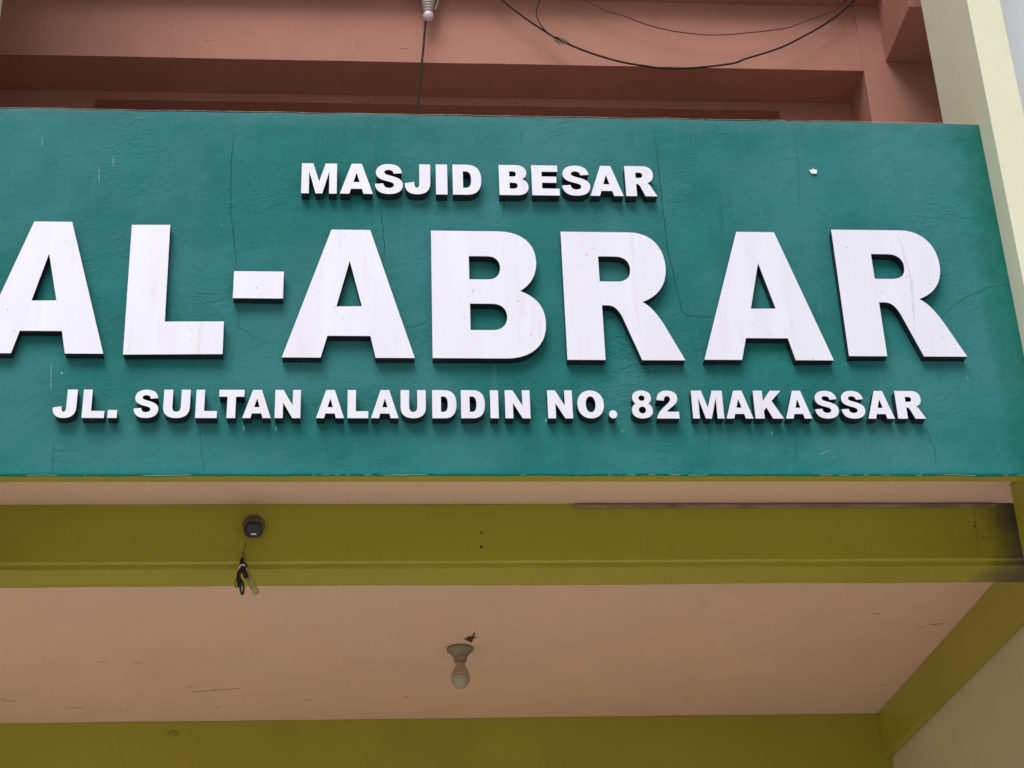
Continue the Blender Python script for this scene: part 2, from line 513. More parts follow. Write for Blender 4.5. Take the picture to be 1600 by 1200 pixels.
st_pts = [Vector((-1.192 + math.cos(k * 0.6283) * 0.030 * (0.7 + 0.5 * random.random()), 3.721 + math.sin(k * 0.6283) * 0.011 * (0.6 + 0.7 * random.random()))) for k in range(10)]
# ------------------------------------------------------------------ the sign
SG = empty('mosque_sign', (0.03, 0, ZP0), 'green plastered sign panel with raised white letters reading MASJID BESAR AL-ABRAR', 'sign')


def relief(x, z):
    """hand-trowelled surface: how far the plaster stands proud at x, z"""
    p = Vector((x * 1.6, 0.3, z * 1.6))
    h = noise.noise(p) * 0.0022 + noise.noise(p * 3.7) * 0.0011
    q = Vector((x * 9 + z * 5, 4.2, z * 22 - x * 3))
    edge = max(0.0, 1 - min(abs(z - ZP1), abs(z - ZP0)) / 0.17)
    h += noise.noise(q) * 0.0012 * (0.35 + 1.4 * edge)
    h += max(0, noise.noise(Vector((x * 5 + 7, 1.0, z * 16)))) ** 2 * 0.005 * edge
    return h


NX, NZ = 640, 250
x0, x1 = XFL + 0.0005, XF - 0.0005
v, f = [], []
for j in range(NZ + 1):
    for i in range(NX + 1):
        x = x0 + (x1 - x0) * i / NX
        z = ZP0 + (ZP1 - ZP0) * j / NZ
        if j == 0:
            z += noise.noise(Vector((x * 9, 2, 0))) * 0.003 + noise.noise(Vector((x * 45, 2, 0))) * 0.0015 - 0.002 * math.sin((x + 1.6) / 3.3 * math.pi) * -1
        if j == NZ:
            z += noise.noise(Vector((x * 7, 8, 0))) * 0.003 + noise.noise(Vector((x * 40, 8, 0))) * 0.0018
        y = -relief(x, z)
        if j in (0, NZ):
            y += 0.003
        v.append((x, y, z))
for j in range(NZ):
    for i in range(NX):
        a = j * (NX + 1) + i
        f.append((a, a + 1, a + NX + 2, a + NX + 1))
n0 = len(v)                                   # close the back of the skin
for j in (0, NZ):
    for i in range(NX + 1):
        v.append((v[j * (NX + 1) + i][0], 0.0075, v[j * (NX + 1) + i][2]))
for i in range(NX):
    f.append((i + 1, i, n0 + i, n0 + i + 1))
    t = NZ * (NX + 1) + i
    f.append((t, t + 1, n0 + NX + 2 + i, n0 + NX + 1 + i))
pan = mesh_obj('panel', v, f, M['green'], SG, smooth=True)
MB().box(x0, x1, 0.0078, 0.0535, ZP0 + 0.0035, ZP1 - 0.004, 0.003).build('panel_backing', M['olive'], SG)


def on_panel(a, b, l):
    return (a, -relief(a, b) - 0.0002 - l, b)


CRACKS = [
    (0.0023,[(-0.7771, 4.9018), (-0.7793, 4.8088), (-0.7796, 4.6733), (-0.7777, 4.6296), (-0.7679, 4.541), (-0.7595, 4.4819), (-0.7511, 4.4233), (-0.7488, 4.3676)]),
    (0.0017,[(-0.7402, 4.2533), (-0.7328, 4.1679), (-0.7033, 4.1503), (-0.6794, 4.1283)]),
    (0.0017,[(-0.3296, 4.9054), (-0.3251, 4.8371), (-0.3146, 4.7796), (-0.3063, 4.7474)]),
    (0.0019,[(-0.306, 4.6391), (-0.2997, 4.5594), (-0.2935, 4.4877), (-0.2934, 4.4122)]),
    (0.0015,[(-0.2266, 4.1718), (-0.1854, 4.1811), (-0.1598, 4.1948)]),
    (0.0023,[(0.5953, 4.9232), (0.597, 4.8589), (0.6001, 4.7575), (0.6016, 4.6084), (0.6051, 4.4631), (0.6206, 4.3447), (0.6326, 4.2402), (0.6513, 4.222), (0.7013, 4.2178), (0.7258, 4.2203)]),
    (0.0013,[(0.5802, 4.2145), (0.6212, 4.224)]),
    (0.0017,[(1.4628, 4.231), (1.529, 4.2831), (1.6202, 4.3312), (1.6903, 4.3485)]),
    (0.0012,[(0.7942, 4.6855), (0.7917, 4.6112), (0.7844, 4.5086)]),
    (0.0017,[(-0.8302, 3.8176), (-0.8256, 3.7635), (-0.8151, 3.7018), (-0.8175, 3.6792)]),
    (0.0017,[(-1.2517, 3.7836), (-1.248, 3.722), (-1.2418, 3.6793)]),
    (0.0013,[(-0.4578, 3.789), (-0.4569, 3.739)]),
    (0.0015,[(0.6858, 3.8335), (0.6775, 3.761)]),
    (0.0017,[(0.9508, 3.8212), (0.935, 3.7147)]),
    (0.0017,[(1.3503, 3.835), (1.3677, 3.7661), (1.3633, 3.6979)]),
    (0.0014,[(0.156, 4.9199), (0.1516, 4.8559)]),
    (0.0017,[(0.0906, 4.6451), (0.0865, 4.5768)]),
    (0.0010,[(0.3625, 3.8499), (0.3557, 3.7649)]),
    (0.0010,[(1.0652, 4.9374), (1.0675, 4.8418), (1.0504, 4.6149)]),
    (0.0010,[(-1.4063, 4.1783), (-1.336, 4.2345), (-1.2428, 4.2578)]),
]
for k, (w, p) in enumerate(CRACKS):
    vv, ff = ribbon(ragged(p, 0.008, 0.0018, k * 1.7), w * 0.9, on_panel, 0.0004)
    mesh_obj('crack', vv, ff, M['crack'] if w > 0.0018 else M['crack_faint'], pan)

PAINT_MARKS = [(0.0035, [(-0.7044, 3.8388), (-0.7037, 3.8199)]), (0.0035, [(-0.6107, 3.8348), (-0.6103, 3.8201)]), (0.0022, [(-0.5394, 3.8329), (-0.5374, 3.8287)]), (0.0044, [(0.1915, 3.8666), (0.1908, 3.8495)]), (0.0026, [(0.4146, 3.8158), (0.423, 3.8265)]), (0.002, [(-1.3827, 4.8601), (-1.3792, 4.8229)]), (0.002, [(-1.1952, 4.7521), (-1.1903, 4.6887)]), (0.002, [(-1.154, 4.7898), (-1.1511, 4.7504)]), (0.0018, [(-1.2809, 4.0456), (-1.272, 3.9469)]), (0.0031, [(-1.2388, 4.035), (-1.2367, 4.0329)]), (0.0035, [(0.7195, 4.9256), (0.7212, 4.9204)]), (0.0022, [(0.9329, 4.763), (0.9343, 4.7555)]), (0.0026, [(1.5097, 4.0075), (1.5095, 3.9941)]), (0.0022, [(1.6403, 4.0216), (1.6388, 4.0126)]), (0.0024, [(0.8745, 3.8232), (0.8729, 3.8082)]), (0.0018, [(1.0103, 3.7423), (1.0457, 3.7593)]), (0.0026, [(-0.7089, 4.888), (-0.7065, 4.8779)])]
for k, (w, p) in enumerate(PAINT_MARKS):
    vv, ff = ribbon(ragged(p, 0.006, 0.0008, k * 0.9), w, on_panel, 0.0004)
    mesh_obj('paint_mark', vv, ff, M['mark'], pan)

# bare white undercoat along the lower and upper edge of the panel
for nm, zz, mm, th, hh, dn, sd in (('bare_edge', ZP0, M['chip'], 0.10, 0.0004, 1, 2.0), ('bare_edge', ZP1, M['chip_top'], -0.75, 0.0008, -1, 8.0)):
    mbx = MB()
    N_ = 1300
    for i in range(N_):
        xa = x0 + 0.004 + (x1 - x0 - 0.008) * i / N_
        xb = x0 + 0.004 + (x1 - x0 - 0.008) * (i + 1) / N_
        a = noise.noise(Vector((xa * 6, sd, 1))) + 0.5 * noise.noise(Vector((xa * 31, sd, 1)))
        a2 = noise.noise(Vector((xb * 6, sd, 1))) + 0.5 * noise.noise(Vector((xb * 31, sd, 1)))
        if a < th or a2 < th:
            continue

        def zed(x):
            if zz == ZP0:
                return zz + noise.noise(Vector((x * 9, 2, 0))) * 0.003 + noise.noise(Vector((x * 45, 2, 0))) * 0.0015 + 0.002 * math.sin((x + 1.6) / 3.3 * math.pi)
            return zz + noise.noise(Vector((x * 7, 8, 0))) * 0.003 + noise.noise(Vector((x * 40, 8, 0))) * 0.0018
        ha = hh * min(1, (a - th) * 3) * (0.5 + abs(noise.noise(Vector((xa * 60, 3, sd)))) * 1.5)
        hb = hh * min(1, (a2 - th) * 3) * (0.5 + abs(noise.noise(Vector((xb * 60, 3, sd)))) * 1.5)
        yo = -0.0022
        za, zb_ = zed(xa), zed(xb)
        mbx.add([(xa, yo, za - dn * 0.0004), (xb, yo, zb_ - dn * 0.0004), (xb, yo, zb_ + dn * hb), (xa, yo, za + dn * ha),
                 (xa, 0.004, za - dn * 0.0004), (xb, 0.004, zb_ - dn * 0.0004)],
                [(0, 1, 2, 3) if dn > 0 else (3, 2, 1, 0)])
    mbx.build(nm, mm, pan)['kind'] = 'stuff'


# glyph outlines, each in its own unit box; 'C' = cubic curve
def path(s):
    pts = []
    cur = None
    tok = s.replace(',', ' ').split()
    i = 0
    while i < len(tok):
        if tok[i] == 'C':
            a = [Vector((float(tok[i + 1 + 2 * k]), float(tok[i + 2 + 2 * k]))) for k in range(3)]
            for k in range(1, 11):
                t = k / 10
                pts.append(cur * (1 - t) ** 3 + a[0] * 3 * t * (1 - t) ** 2 + a[1] * 3 * t * t * (1 - t) + a[2] * t ** 3)
            cur = a[2]
            i += 7
        else:
            cur = Vector((float(tok[i]), float(tok[i + 1])))
            pts.append(cur)
            i += 2
    if (pts[0] - pts[-1]).length < 1e-6:
        pts.pop()
    return pts


def ell(cx, cy, rx, ry, n=28):
    return [Vector((cx + rx * math.cos(2 * math.pi * k / n), cy + ry * math.sin(2 * math.pi * k / n))) for k in range(n)]


def sup(cx, cy, rx, ry, e=2.3, n=36):
    o = []
    for k in range(n):
        c, s = math.cos(2 * math.pi * k / n), math.sin(2 * math.pi * k / n)
        o.append(Vector((cx + rx * math.copysign(abs(c) ** (2 / e), c), cy + ry * math.copysign(abs(s) ** (2 / e), s))))
    return o


G = {
    'A': [path('0 0 .285 0 .333 .165 .667 .165 .712 0 1 0 .657 1 .345 1'), path('.5 .70 .405 .385 .597 .385')],
    'bigA': [path('0 0 .29 0 .338 .165 .664 .165 .704 0 1 0 .657 1 .354 1'), path('.5 .75 .402 .39 .597 .393')],
    'L': [path('0 0 0 1 .40 1 .40 .245 1 .245 1 0')],
    '-': [path('0 0 0 1 1 1 1 0')],
    '.': [path('0 0 0 1 1 1 1 0')],
    'o': [ell(.5, .5, .5, .5)],
    'I': [path('0 0 0 1 1 1 1 0')],
    'bigB': [path('0 0 0 1 .60 1 C .82 1 .938 .905 .938 .755 C .938 .64 .87 .565 .783 .522 C .925 .475 1 .40 1 .27 C 1 .10 .86 0 .64 0'),
             path('.335 .797 .50 .797 C .58 .797 .612 .755 .612 .705 C .612 .645 .57 .611 .50 .611 .335 .611'),
             path('.335 .42 .53 .42 C .62 .42 .66 .375 .66 .32 C .66 .255 .61 .215 .53 .215 .335 .215')],
    'B': [path('0 0 0 1 .58 1 C .82 1 .94 .90 .94 .755 C .94 .64 .88 .565 .78 .53 C .925 .49 1 .40 1 .28 C 1 .10 .86 0 .62 0'),
          path('.355 .79 .47 .79 C .55 .79 .585 .76 .585 .705 C .585 .645 .55 .615 .47 .615 .355 .615'),
          path('.355 .41 .49 .41 C .59 .41 .63 .375 .63 .315 C .63 .245 .59 .215 .49 .215 .355 .215')],
    'bigR': [path('0 0 0 1 .60 1 C .80 1 .90 .88 .90 .725 C .90 .59 .82 .49 .672 .446 C .75 .41 .80 .34 .845 .27 1 0 .633 0 .49 .33 C .455 .395 .42 .418 .37 .418 .322 .418 .322 0'),
             path('.316 .804 .46 .804 C .55 .804 .588 .76 .588 .705 C .588 .635 .545 .604 .46 .604 .316 .604')],
    'R': [path('0 0 0 1 .58 1 C .80 1 .91 .89 .91 .715 C .91 .57 .83 .47 .70 .435 C .77 .405 .80 .355 .84 .28 1 0 .62 0 .475 .32 C .44 .385 .41 .405 .36 .405 .345 .405 .345 0'),
          path('.345 .785 .46 .785 C .53 .785 .565 .75 .565 .695 C .565 .635 .53 .605 .46 .605 .345 .605')],
    'M': [path('0 0 0 1 .325 1 .50 .39 .675 1 1 1 1 0 .785 0 .785 .74 .595 0 .405 0 .215 .74 .215 0')],
    'S': [path('0 .33 .30 .35 C .32 .25 .38 .20 .50 .20 C .60 .20 .68 .24 .68 .30 C .68 .36 .62 .39 .42 .43 C .15 .49 .035 .57 .035 .715 C .035 .88 .20 1 .49 1 C .79 1 .93 .89 .965 .70 .67 .68 C .65 .77 .59 .805 .48 .805 C .38 .805 .335 .77 .335 .72 C .335 .67 .38 .65 .55 .61 C .86 .54 1 .46 1 .31 C 1 .12 .83 0 .51 0 C .17 0 .02 .12 0 .33')],
    'J': [path('.57 1 1 1 1 .40 C 1 .12 .82 0 .48 0 C .16 0 0 .12 0 .36 .37 .41 C .37 .27 .41 .215 .47 .215 C .54 .215 .57 .26 .57 .38')],
    'D': [path('0 0 0 1 .50 1 C .84 1 1 .83 1 .5 C 1 .17 .84 0 .50 0'), path('.36 .775 .45 .775 C .59 .775 .645 .69 .645 .5 C .645 .31 .59 .225 .45 .225 .36 .225')],
    'E': [path('0 0 0 1 .95 1 .95 .79 .37 .79 .37 .625 .90 .625 .90 .42 .37 .42 .37 .225 1 .225 1 0')],
    'U': [path('0 1 .34 1 .34 .40 C .34 .28 .40 .22 .50 .22 C .60 .22 .66 .28 .66 .40 .66 1 1 1 1 .40 C 1 .13 .83 0 .50 0 C .17 0 0 .13 0 .40')],
    'T': [path('0 1 1 1 1 .755 .67 .755 .67 0 .33 0 .33 .755 0 .755')],
    'N': [path('0 0 0 1 .315 1 .69 .45 .69 1 1 1 1 0 .69 0 .315 .545 .315 0')],
    'O': [sup(.5, .5, .5, .5, 2.15), sup(.5, .5, .185, .285, 2.2, 28)],
    '8': [path('.5 1 C .80 1 .95 .89 .95 .74 C .95 .65 .90 .57 .80 .53 C .93 .48 1 .39 1 .28 C 1 .11 .82 0 .5 0 C .18 0 0 .11 0 .28 C 0 .39 .07 .48 .20 .53 C .10 .57 .05 .65 .05 .74 C .05 .89 .20 1 .5 1'),
          ell(.5, .725, .15, .10, 20), ell(.5, .30, .175, .125, 20)],
    '2': [path('0 0 1 0 1 .24 .46 .24 C .50 .29 .55 .32 .66 .39 C .88 .52 .97 .60 .97 .73 C .97 .90 .80 1 .51 1 C .22 1 .06 .90 .03 .66 .36 .635 C .38 .76 .42 .80 .51 .80 C .59 .80 .64 .76 .64 .70 C .64 .63 .59 .58 .42 .46 C .15 .28 .03 .16 0 0')],
    'K': [path('0 0 0 1 .325 1 .325 .625 .60 1 .985 1 .63 .63 1 0 .62 0 .42 .40 .325 .275 .325 0')],
}


def prism(contours, x0, x1, z0, z1, ya, yb):
    """solid of the outline between depth ya (front) and yb (back)"""
    cs = [[Vector((x0 + p.x * (x1 - x0), 0, z0 + p.y * (z1 - z0))) for p in c] for c in contours]
    flat = [p for c in cs for p in c]
    n = len(flat)
    v = [(p.x, ya, p.z) for p in flat] + [(p.x, yb, p.z) for p in flat]
    f = []
    for tri in tessellate_polygon(cs):
        a, b, c = (flat[i] for i in tri)
        up = (b - a).cross(c - a).y
        t = tuple(tri) if up < 0 else tuple(tri)[::-1]      # front faces look towards -y
        f.append(t)
        f.append(tuple(i + n for i in t[::-1]))
    k = 0
    for ci, c in enumerate(cs):
        m = len(c)
        area = sum(c[i].x * c[(i + 1) % m].z - c[(i + 1) % m].x * c[i].z for i in range(m))
        for i in range(m):
            a, b = k + i, k + (i + 1) % m
            q = (a, a + n, b + n, b)
            if (area > 0) != (ci == 0):
                q = q[::-1]
            f.append(q)
        k += m
    return v, f


v, f = prism([st_pts], 0, 1, 0, 1, Y3 - 0.0042, Y3 + 0.004)
mesh_obj('stain', v, f, M['stain'], bbeam)

ORD = ['first', 'second', 'third', 'fourth', 'fifth', 'sixth', 'seventh', 'eighth']


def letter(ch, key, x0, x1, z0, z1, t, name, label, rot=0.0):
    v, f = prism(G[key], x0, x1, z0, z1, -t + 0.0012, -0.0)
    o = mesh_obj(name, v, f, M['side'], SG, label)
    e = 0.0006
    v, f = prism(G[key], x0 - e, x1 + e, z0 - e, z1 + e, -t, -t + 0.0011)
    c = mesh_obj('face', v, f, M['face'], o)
    if rot:
        o.rotation_euler.y = rot
    return o


BIG = [('A', -1.5028, -1.1253, 4.0583, 4.5203), ('L', -1.0661, -0.7743, 4.0575, 4.5137), ('-', -0.7513, -0.601, 4.2532, 4.3476),
       ('A', -0.5973, -0.2011, 4.0491, 4.5025), ('B', -0.1462, 0.2009, 4.0494, 4.5028), ('R', 0.2623, 0.6227, 4.0459, 4.5043),
       ('A', 0.6827, 1.0838, 4.0485, 4.511), ('R', 1.1345, 1.5061, 4.0639, 4.5233)]
BL = ['large white letter A at the left edge, starting AL', 'large white letter L before the hyphen', 'white hyphen bar between L and A',
      'large white letter A right after the hyphen', 'large white letter B in the middle line', 'large white letter R between B and A',
      'large white letter A between the two large Rs', 'large white letter R at the right end of the middle line']
for (ch, a, b, c, d), lb in zip(BIG, BL):
    key = {'A': 'bigA', 'B': 'bigB', 'R': 'bigR'}.get(ch, ch)
    rot = -0.012 if ch == 'L' else 0.0
    letter(ch, key, a, b, c, d, 0.034, 'hyphen' if ch == '-' else 'letter', lb, rot)
last_r = [o for o in SG.children if o.name.startswith('letter')][-1]
for pts_, w_ in (([(1.349, 4.516), (1.359, 4.4388), (1.3686, 4.3319), (1.3612, 4.2384), (1.3523, 4.1349)], 0.007),):
    vv, ff = ribbon(ragged(pts_, 0.02, 0.001, 2), w_, lambda a, b, l: (a, -0.0340 - l, b), 0.0003)
    mesh_obj('dent', vv, ff, M['dent'], last_r)
TOP = [('M', -0.554, -0.4437, 4.6361, 4.7489), ('A', -0.4323, -0.3296, 4.6366, 4.7497), ('S', -0.3222, -0.2347, 4.6371, 4.7504),
       ('J', -0.2278, -0.1477, 4.6376, 4.751), ('I', -0.1286, -0.0933, 4.6379, 4.7515), ('D', -0.075, 0.0148, 4.6383, 4.752),
       ('B', 0.0732, 0.1657, 4.639, 4.753), ('E', 0.178, 0.2653, 4.6395, 4.7536), ('S', 0.2753, 0.3645, 4.64, 4.7543),
       ('A', 0.3652, 0.4705, 4.6405, 4.7549), ('R', 0.4803, 0.5794, 4.641, 4.7556)]
BOT = [('J', -1.2542, -1.1882, 3.8431, 3.9346), ('L', -1.1695, -1.1066, 3.8432, 3.9348), ('.', -1.0957, -1.0699, 3.8433, 3.8679),
       ('S', -1.0219, -0.952, 3.8435, 3.9351), ('U', -0.9369, -0.861, 3.8436, 3.9353), ('L', -0.843, -0.7817, 3.8438, 3.9355),
       ('T', -0.7762, -0.704, 3.8439, 3.9357), ('A', -0.7063, -0.6249, 3.844, 3.9358), ('N', -0.6124, -0.5386, 3.8442, 3.936),
       ('A', -0.4914, -0.4106, 3.8444, 3.9363), ('L', -0.3995, -0.3396, 3.8445, 3.9365), ('A', -0.3302, -0.2502, 3.8446, 3.9367),
       ('U', -0.243, -0.1696, 3.8448, 3.9368), ('D', -0.1494, -0.0787, 3.8449, 3.9371), ('D', -0.0639, 0.0058, 3.8451, 3.9372),
       ('I', 0.0231, 0.0464, 3.8452, 3.9374), ('N', 0.0673, 0.1409, 3.8453, 3.9375), ('N', 0.1948, 0.2681, 3.8455, 3.9378),
       ('O', 0.2843, 0.3626, 3.8457, 3.938), ('o', 0.3781, 0.401, 3.8458, 3.8718), ('8', 0.4477, 0.5094, 3.8459, 3.9384),
       ('2', 0.5222, 0.5883, 3.846, 3.9385), ('M', 0.6308, 0.724, 3.8463, 3.9388), ('A', 0.7319, 0.8128, 3.8464, 3.939),
       ('K', 0.8201, 0.9055, 3.8466, 3.9392), ('A', 0.9134, 0.9924, 3.8467, 3.9394), ('S', 1.0057, 1.0766, 3.8469, 3.9396),
       ('S', 1.087, 1.158, 3.847, 3.9398), ('A', 1.1661, 1.2463, 3.8471, 3.94), ('R', 1.2577, 1.3428, 3.8473, 3.9402)]


def words(row, texts, line):
    it = iter(row)
    for w in texts:
        for k, ch in enumerate(w):
            c, a, b, d, e = next(it)
            nm = 'full_stop' if c in '.o' else ('digit' if c.isdigit() else 'letter')
            lab = ('small white full stop after ' + w[:-1]) if nm == 'full_stop' else \
                'small white %s %s, %s character of %s in the %s line' % (nm, c, ORD[k], w.strip('.'), line)
            letter(c, c, a, b, d, e, 0.038, nm, lab)


words(TOP, ['MASJID', 'BESAR'], 'top')
words(BOT, ['JL.', 'SULTAN', 'ALAUDDIN', 'NO.', '82', 'MAKASSAR'], 'bottom')

# ------------------------------------------------------------------ paper scrap stuck on the panel
pp = [(1.0986, 4.776), (1.1068, 4.7736), (1.1122, 4.7825), (1.1136, 4.7762), (1.1241, 4.7751), (1.1213, 4.7598), (1.1032, 4.7608)]
cs = [Vector(p) for p in pp]
v, f = prism([[Vector(p) for p in cs]], 0, 1, 0, 1, -0.0052, -0.0040)
o = mesh_obj('paper_scrap', v, f, M['paper'])
o['label'] = 'tiny torn white scrap stuck on the green panel above the last letters'
o['category'] = 'paper scrap'

# ------------------------------------------------------------------ lamp under the porch ceiling
LX, LY = 0.0145, 1.842
lamp = empty('ceiling_lamp', (LX, LY, ZC), 'bare bulb in a cream holder on the peach porch ceiling', 'lamp')
MB().lathe([(0.046, 0), (0.0515, -0.003), (0.052, -0.012), (0.047, -0.016), (0.042, -0.018), (0.034, -0.028), (0.029, -0.034)], (LX, LY, ZC), seg=40).build('holder_base', M['holder'], lamp, smooth=True)
MB().lathe([(0.0285, -0.0335), (0.0265, -0.038), (0.0262, -0.053), (0.0245, -0.0565), (0.018, -0.057)], (LX, LY, ZC), seg=36).build('socket', M['holder'], lamp, smooth=True)
MB().lathe([(0.0150, -0.054), (0.0165, -0.062), (0.0195, -0.072), (0.0245, -0.084), (0.0300, -0.096), (0.0345, -0.108), (0.0360, -0.116)], (LX, LY, ZC), seg=36).build('bulb_neck', M['bulb_body'], lamp, smooth=True)
pr = [(0.0360, -0.1162)]
for k in range(1, 13):
    a = math.pi / 2 * k / 12
    pr.append((0.0368 * math.cos(a) if k < 12 else 0.0006, -0.122 - 0.044 * math.sin(a)))
pr.insert(1, (0.0368, -0.122))
MB().lathe(pr, (LX, LY, ZC), seg=36).build('bulb', M['bulb_dome'], lamp, smooth=True)

# brown scrap beside the lamp
mb = MB()
sx, sy = 0.0494, 1.7215
mb.tube([(sx - 0.014, sy + 0.022, ZC - 0.003), (sx - 0.002, sy, ZC - 0.007), (sx + 0.004, sy - 0.018, ZC - 0.008), (sx + 0.013, sy - 0.058, ZC - 0.003)], 0.0028, 6)
mb.tube([(sx - 0.022, sy + 0.002, ZC - 0.003), (sx - 0.006, sy + 0.008, ZC - 0.008), (sx + 0.006, sy + 0.004, ZC - 0.004)], 0.003, 6)
mb.tube([(sx - 0.012, sy - 0.014, ZC - 0.003), (sx + 0.002, sy - 0.012, ZC - 0.007), (sx + 0.018, sy - 0.012, ZC - 0.003)], 0.003, 6)
mb.lathe([(0.002, -0.012), (0.009, -0.006), (0.010, 0.0), (0.004, 0.007)], (sx, sy, ZC - 0.009), (0.3, 1, 0.1), 10)
thing('ceiling_debris', mb, M['debris'], 'small dark brown twisted scrap on the ceiling beside the bulb', 'debris', True)

# ------------------------------------------------------------------ dome camera on the olive beam
CX, CZ = -0.6957, 3.6865
dc = empty('security_camera', (CX, YB, CZ), 'small dark dome security camera on the olive beam', 'security camera')
MB().lathe([(0.034, 0.0), (0.034, 0.012), (0.031, 0.020), (0.027, 0.024)], (CX - 0.001, YB - 0.001, CZ + 0.013), (0, -1, 0), 32).build('mount', M['cam_mount'], dc, smooth=True)


def pillow(c, ax, rx, rz, prof, e=3.4, n=40):
    """rounded-square solid: prof = (scale, offset along ax)"""
    ax = Vector(ax).normalized()
    u = Vector((1, 0, 0))
    w = ax.cross(u).normalized()
    if w.z < 0:
        w = -w
    v, f = [], []
    for s, h in prof:
        for p in sup(0, 0, rx * s, rz * s, e, n):
            v.append(Vector(c) + ax * h + u * p.x + w * p.y)
    for i in range(len(prof) - 1):
        for k in range(n):
            k2 = (k + 1) % n
            f.append((i * n + k, i * n + k2, (i + 1) * n + k2, (i + 1) * n + k))
    f.append(tuple(range(n))[::-1])
    f.append(tuple((len(prof) - 1) * n + k for k in range(n)))
    return MB().add(v, f)


ax = (0.05, -0.86, -0.5)
cc = Vector((CX, YB - 0.018, CZ - 0.001))
pillow(cc, ax, 0.0305, 0.0285, [(0.8, 0.0), (1.0, 0.006), (1.02, 0.016), (0.97, 0.021)], 3.0).build('rim', M['cam_rim'], dc, smooth=True)
hs_ = pillow(cc, ax, 0.0275, 0.0255, [(0.98, 0.017), (1.0, 0.0225), (0.93, 0.028), (0.78, 0.031), (0.4, 0.033)], 3.0).build('lens_cover', M['cam_body'], dc, smooth=True)
axv = Vector(ax).normalized()
wv = axv.cross(Vector((1, 0, 0))).normalized()
wv = wv if wv.z > 0 else -wv
lc = cc + axv * 0.0315 - wv * 0.0145
q = [lc + Vector((sx_ * 0.0082, 0, 0)) + wv * sz_ * 0.0026 + axv * d for d in (0, 0.0012) for sx_, sz_ in ((-1, -1), (1, -1), (1, 1), (-1, 1))]
mesh_obj('label_plate', q, [(0, 1, 2, 3), (7, 6, 5, 4), (0, 4, 5, 1), (1, 5, 6, 2), (2, 6, 7, 3), (3, 7, 4, 0)], M['white'], dc)

# cable, connectors and conduit below the camera
cb = empty('cable_bundle', (-0.7268, 0.4074, 3.5557), 'black camera leads and connectors dangling below the dome camera', 'cable')
MB().tube([(-0.7178, 0.4244, 3.6407), (-0.7238, 0.4204, 3.6107), (-0.7278, 0.4164, 3.5907), (-0.7248, 0.4114, 3.5627)], 0.0021, 6).build('lead', M['tie'], cb, smooth=True)
MB().tube([(-0.7238, 0.4194, 3.6057), (-0.7178, 0.4134, 3.5907), (-0.7198, 0.4094, 3.5707), (-0.7248, 0.4074, 3.5557)], 0.0020, 6).build('lead', M['tie'], cb, smooth=True)
MB().tube([(-0.7258, 0.4054, 3.5807), (-0.7278, 0.3994, 3.5557), (-0.7178, 0.3954, 3.5417), (-0.7138, 0.3974, 3.5527), (-0.7238, 0.4014, 3.5637)], 0.0055, 8).build('coil', M['black'], cb, smooth=True)
MB().tube([(-0.7338, 0.3994, 3.5337), (-0.7308, 0.3954, 3.5507), (-0.7198, 0.3934, 3.5537), (-0.7118, 0.3954, 3.5437), (-0.7148, 0.3994, 3.5377)], 0.0028, 8).build('white_lead', M['white'], cb, smooth=True)
MB().tube([(-0.7218, 0.3994, 3.5477), (-0.7328, 0.3954, 3.5297), (-0.7338, 0.3954, 3.5077), (-0.7288, 0.3954, 3.4837)], 0.0065, 8).build('connector', M['black'], cb, smooth=True)
MB().tube([(-0.7198, 0.3924, 3.5357), (-0.7148, 0.3904, 3.5237), (-0.7098, 0.3914, 3.5107)], 0.0075, 8).build('connector', M['black'], cb, smooth=True)
MB().tube([(-0.7298, 0.3954, 3.5107), (-0.7198, 0.3934, 3.4937), (-0.7168, 0.3934, 3.4707), (-0.7208, 0.3934, 3.4577), (-0.7258, 0.3934, 3.4707), (-0.7298, 0.3944, 3.4957)], 0.0034, 8).build('lead', M['black'], cb, smooth=True)
MB().tube([(-0.7338, 0.3954, 3.5177), (-0.7428, 0.3944, 3.5027), (-0.7438, 0.3944, 3.4877), (-0.7378, 0.3944, 3.4807), (-0.7318, 0.3954, 3.4907)], 0.0015, 6).build('lead', M['black'], cb, smooth=True)
mb = MB()
mb.tube([(-0.7203, 0.4294, 3.5557), (-0.7118, 0.4214, 3.5387), (-0.6798, 0.4094, 3.4677)], 0.0105, 14)
cd = thing('conduit_stub', mb, M['conduit'], 'short cream conduit pipe sticking out under the olive beam beside the leads', 'conduit', True)

# grey trunking strip along the top right of the olive beam
mb = MB()
v, f = extrude_x([(YB - 0.004, ZC - 0.005), (YB - 0.009, ZC - 0.007), (YB - 0.009, ZC - 0.014), (YB - 0.004, ZC - 0.016), (YB + 0.001, ZC - 0.016), (YB + 0.001, ZC - 0.005)], 0.317, 1.70, 50, 0.0013, 21.0)
mb.add(v, [q_[::-1] for q_ in f])
thing('cable_trunking', mb, M['trunking'], 'thin grey cable trunking along the top of the olive beam', 'trunking')

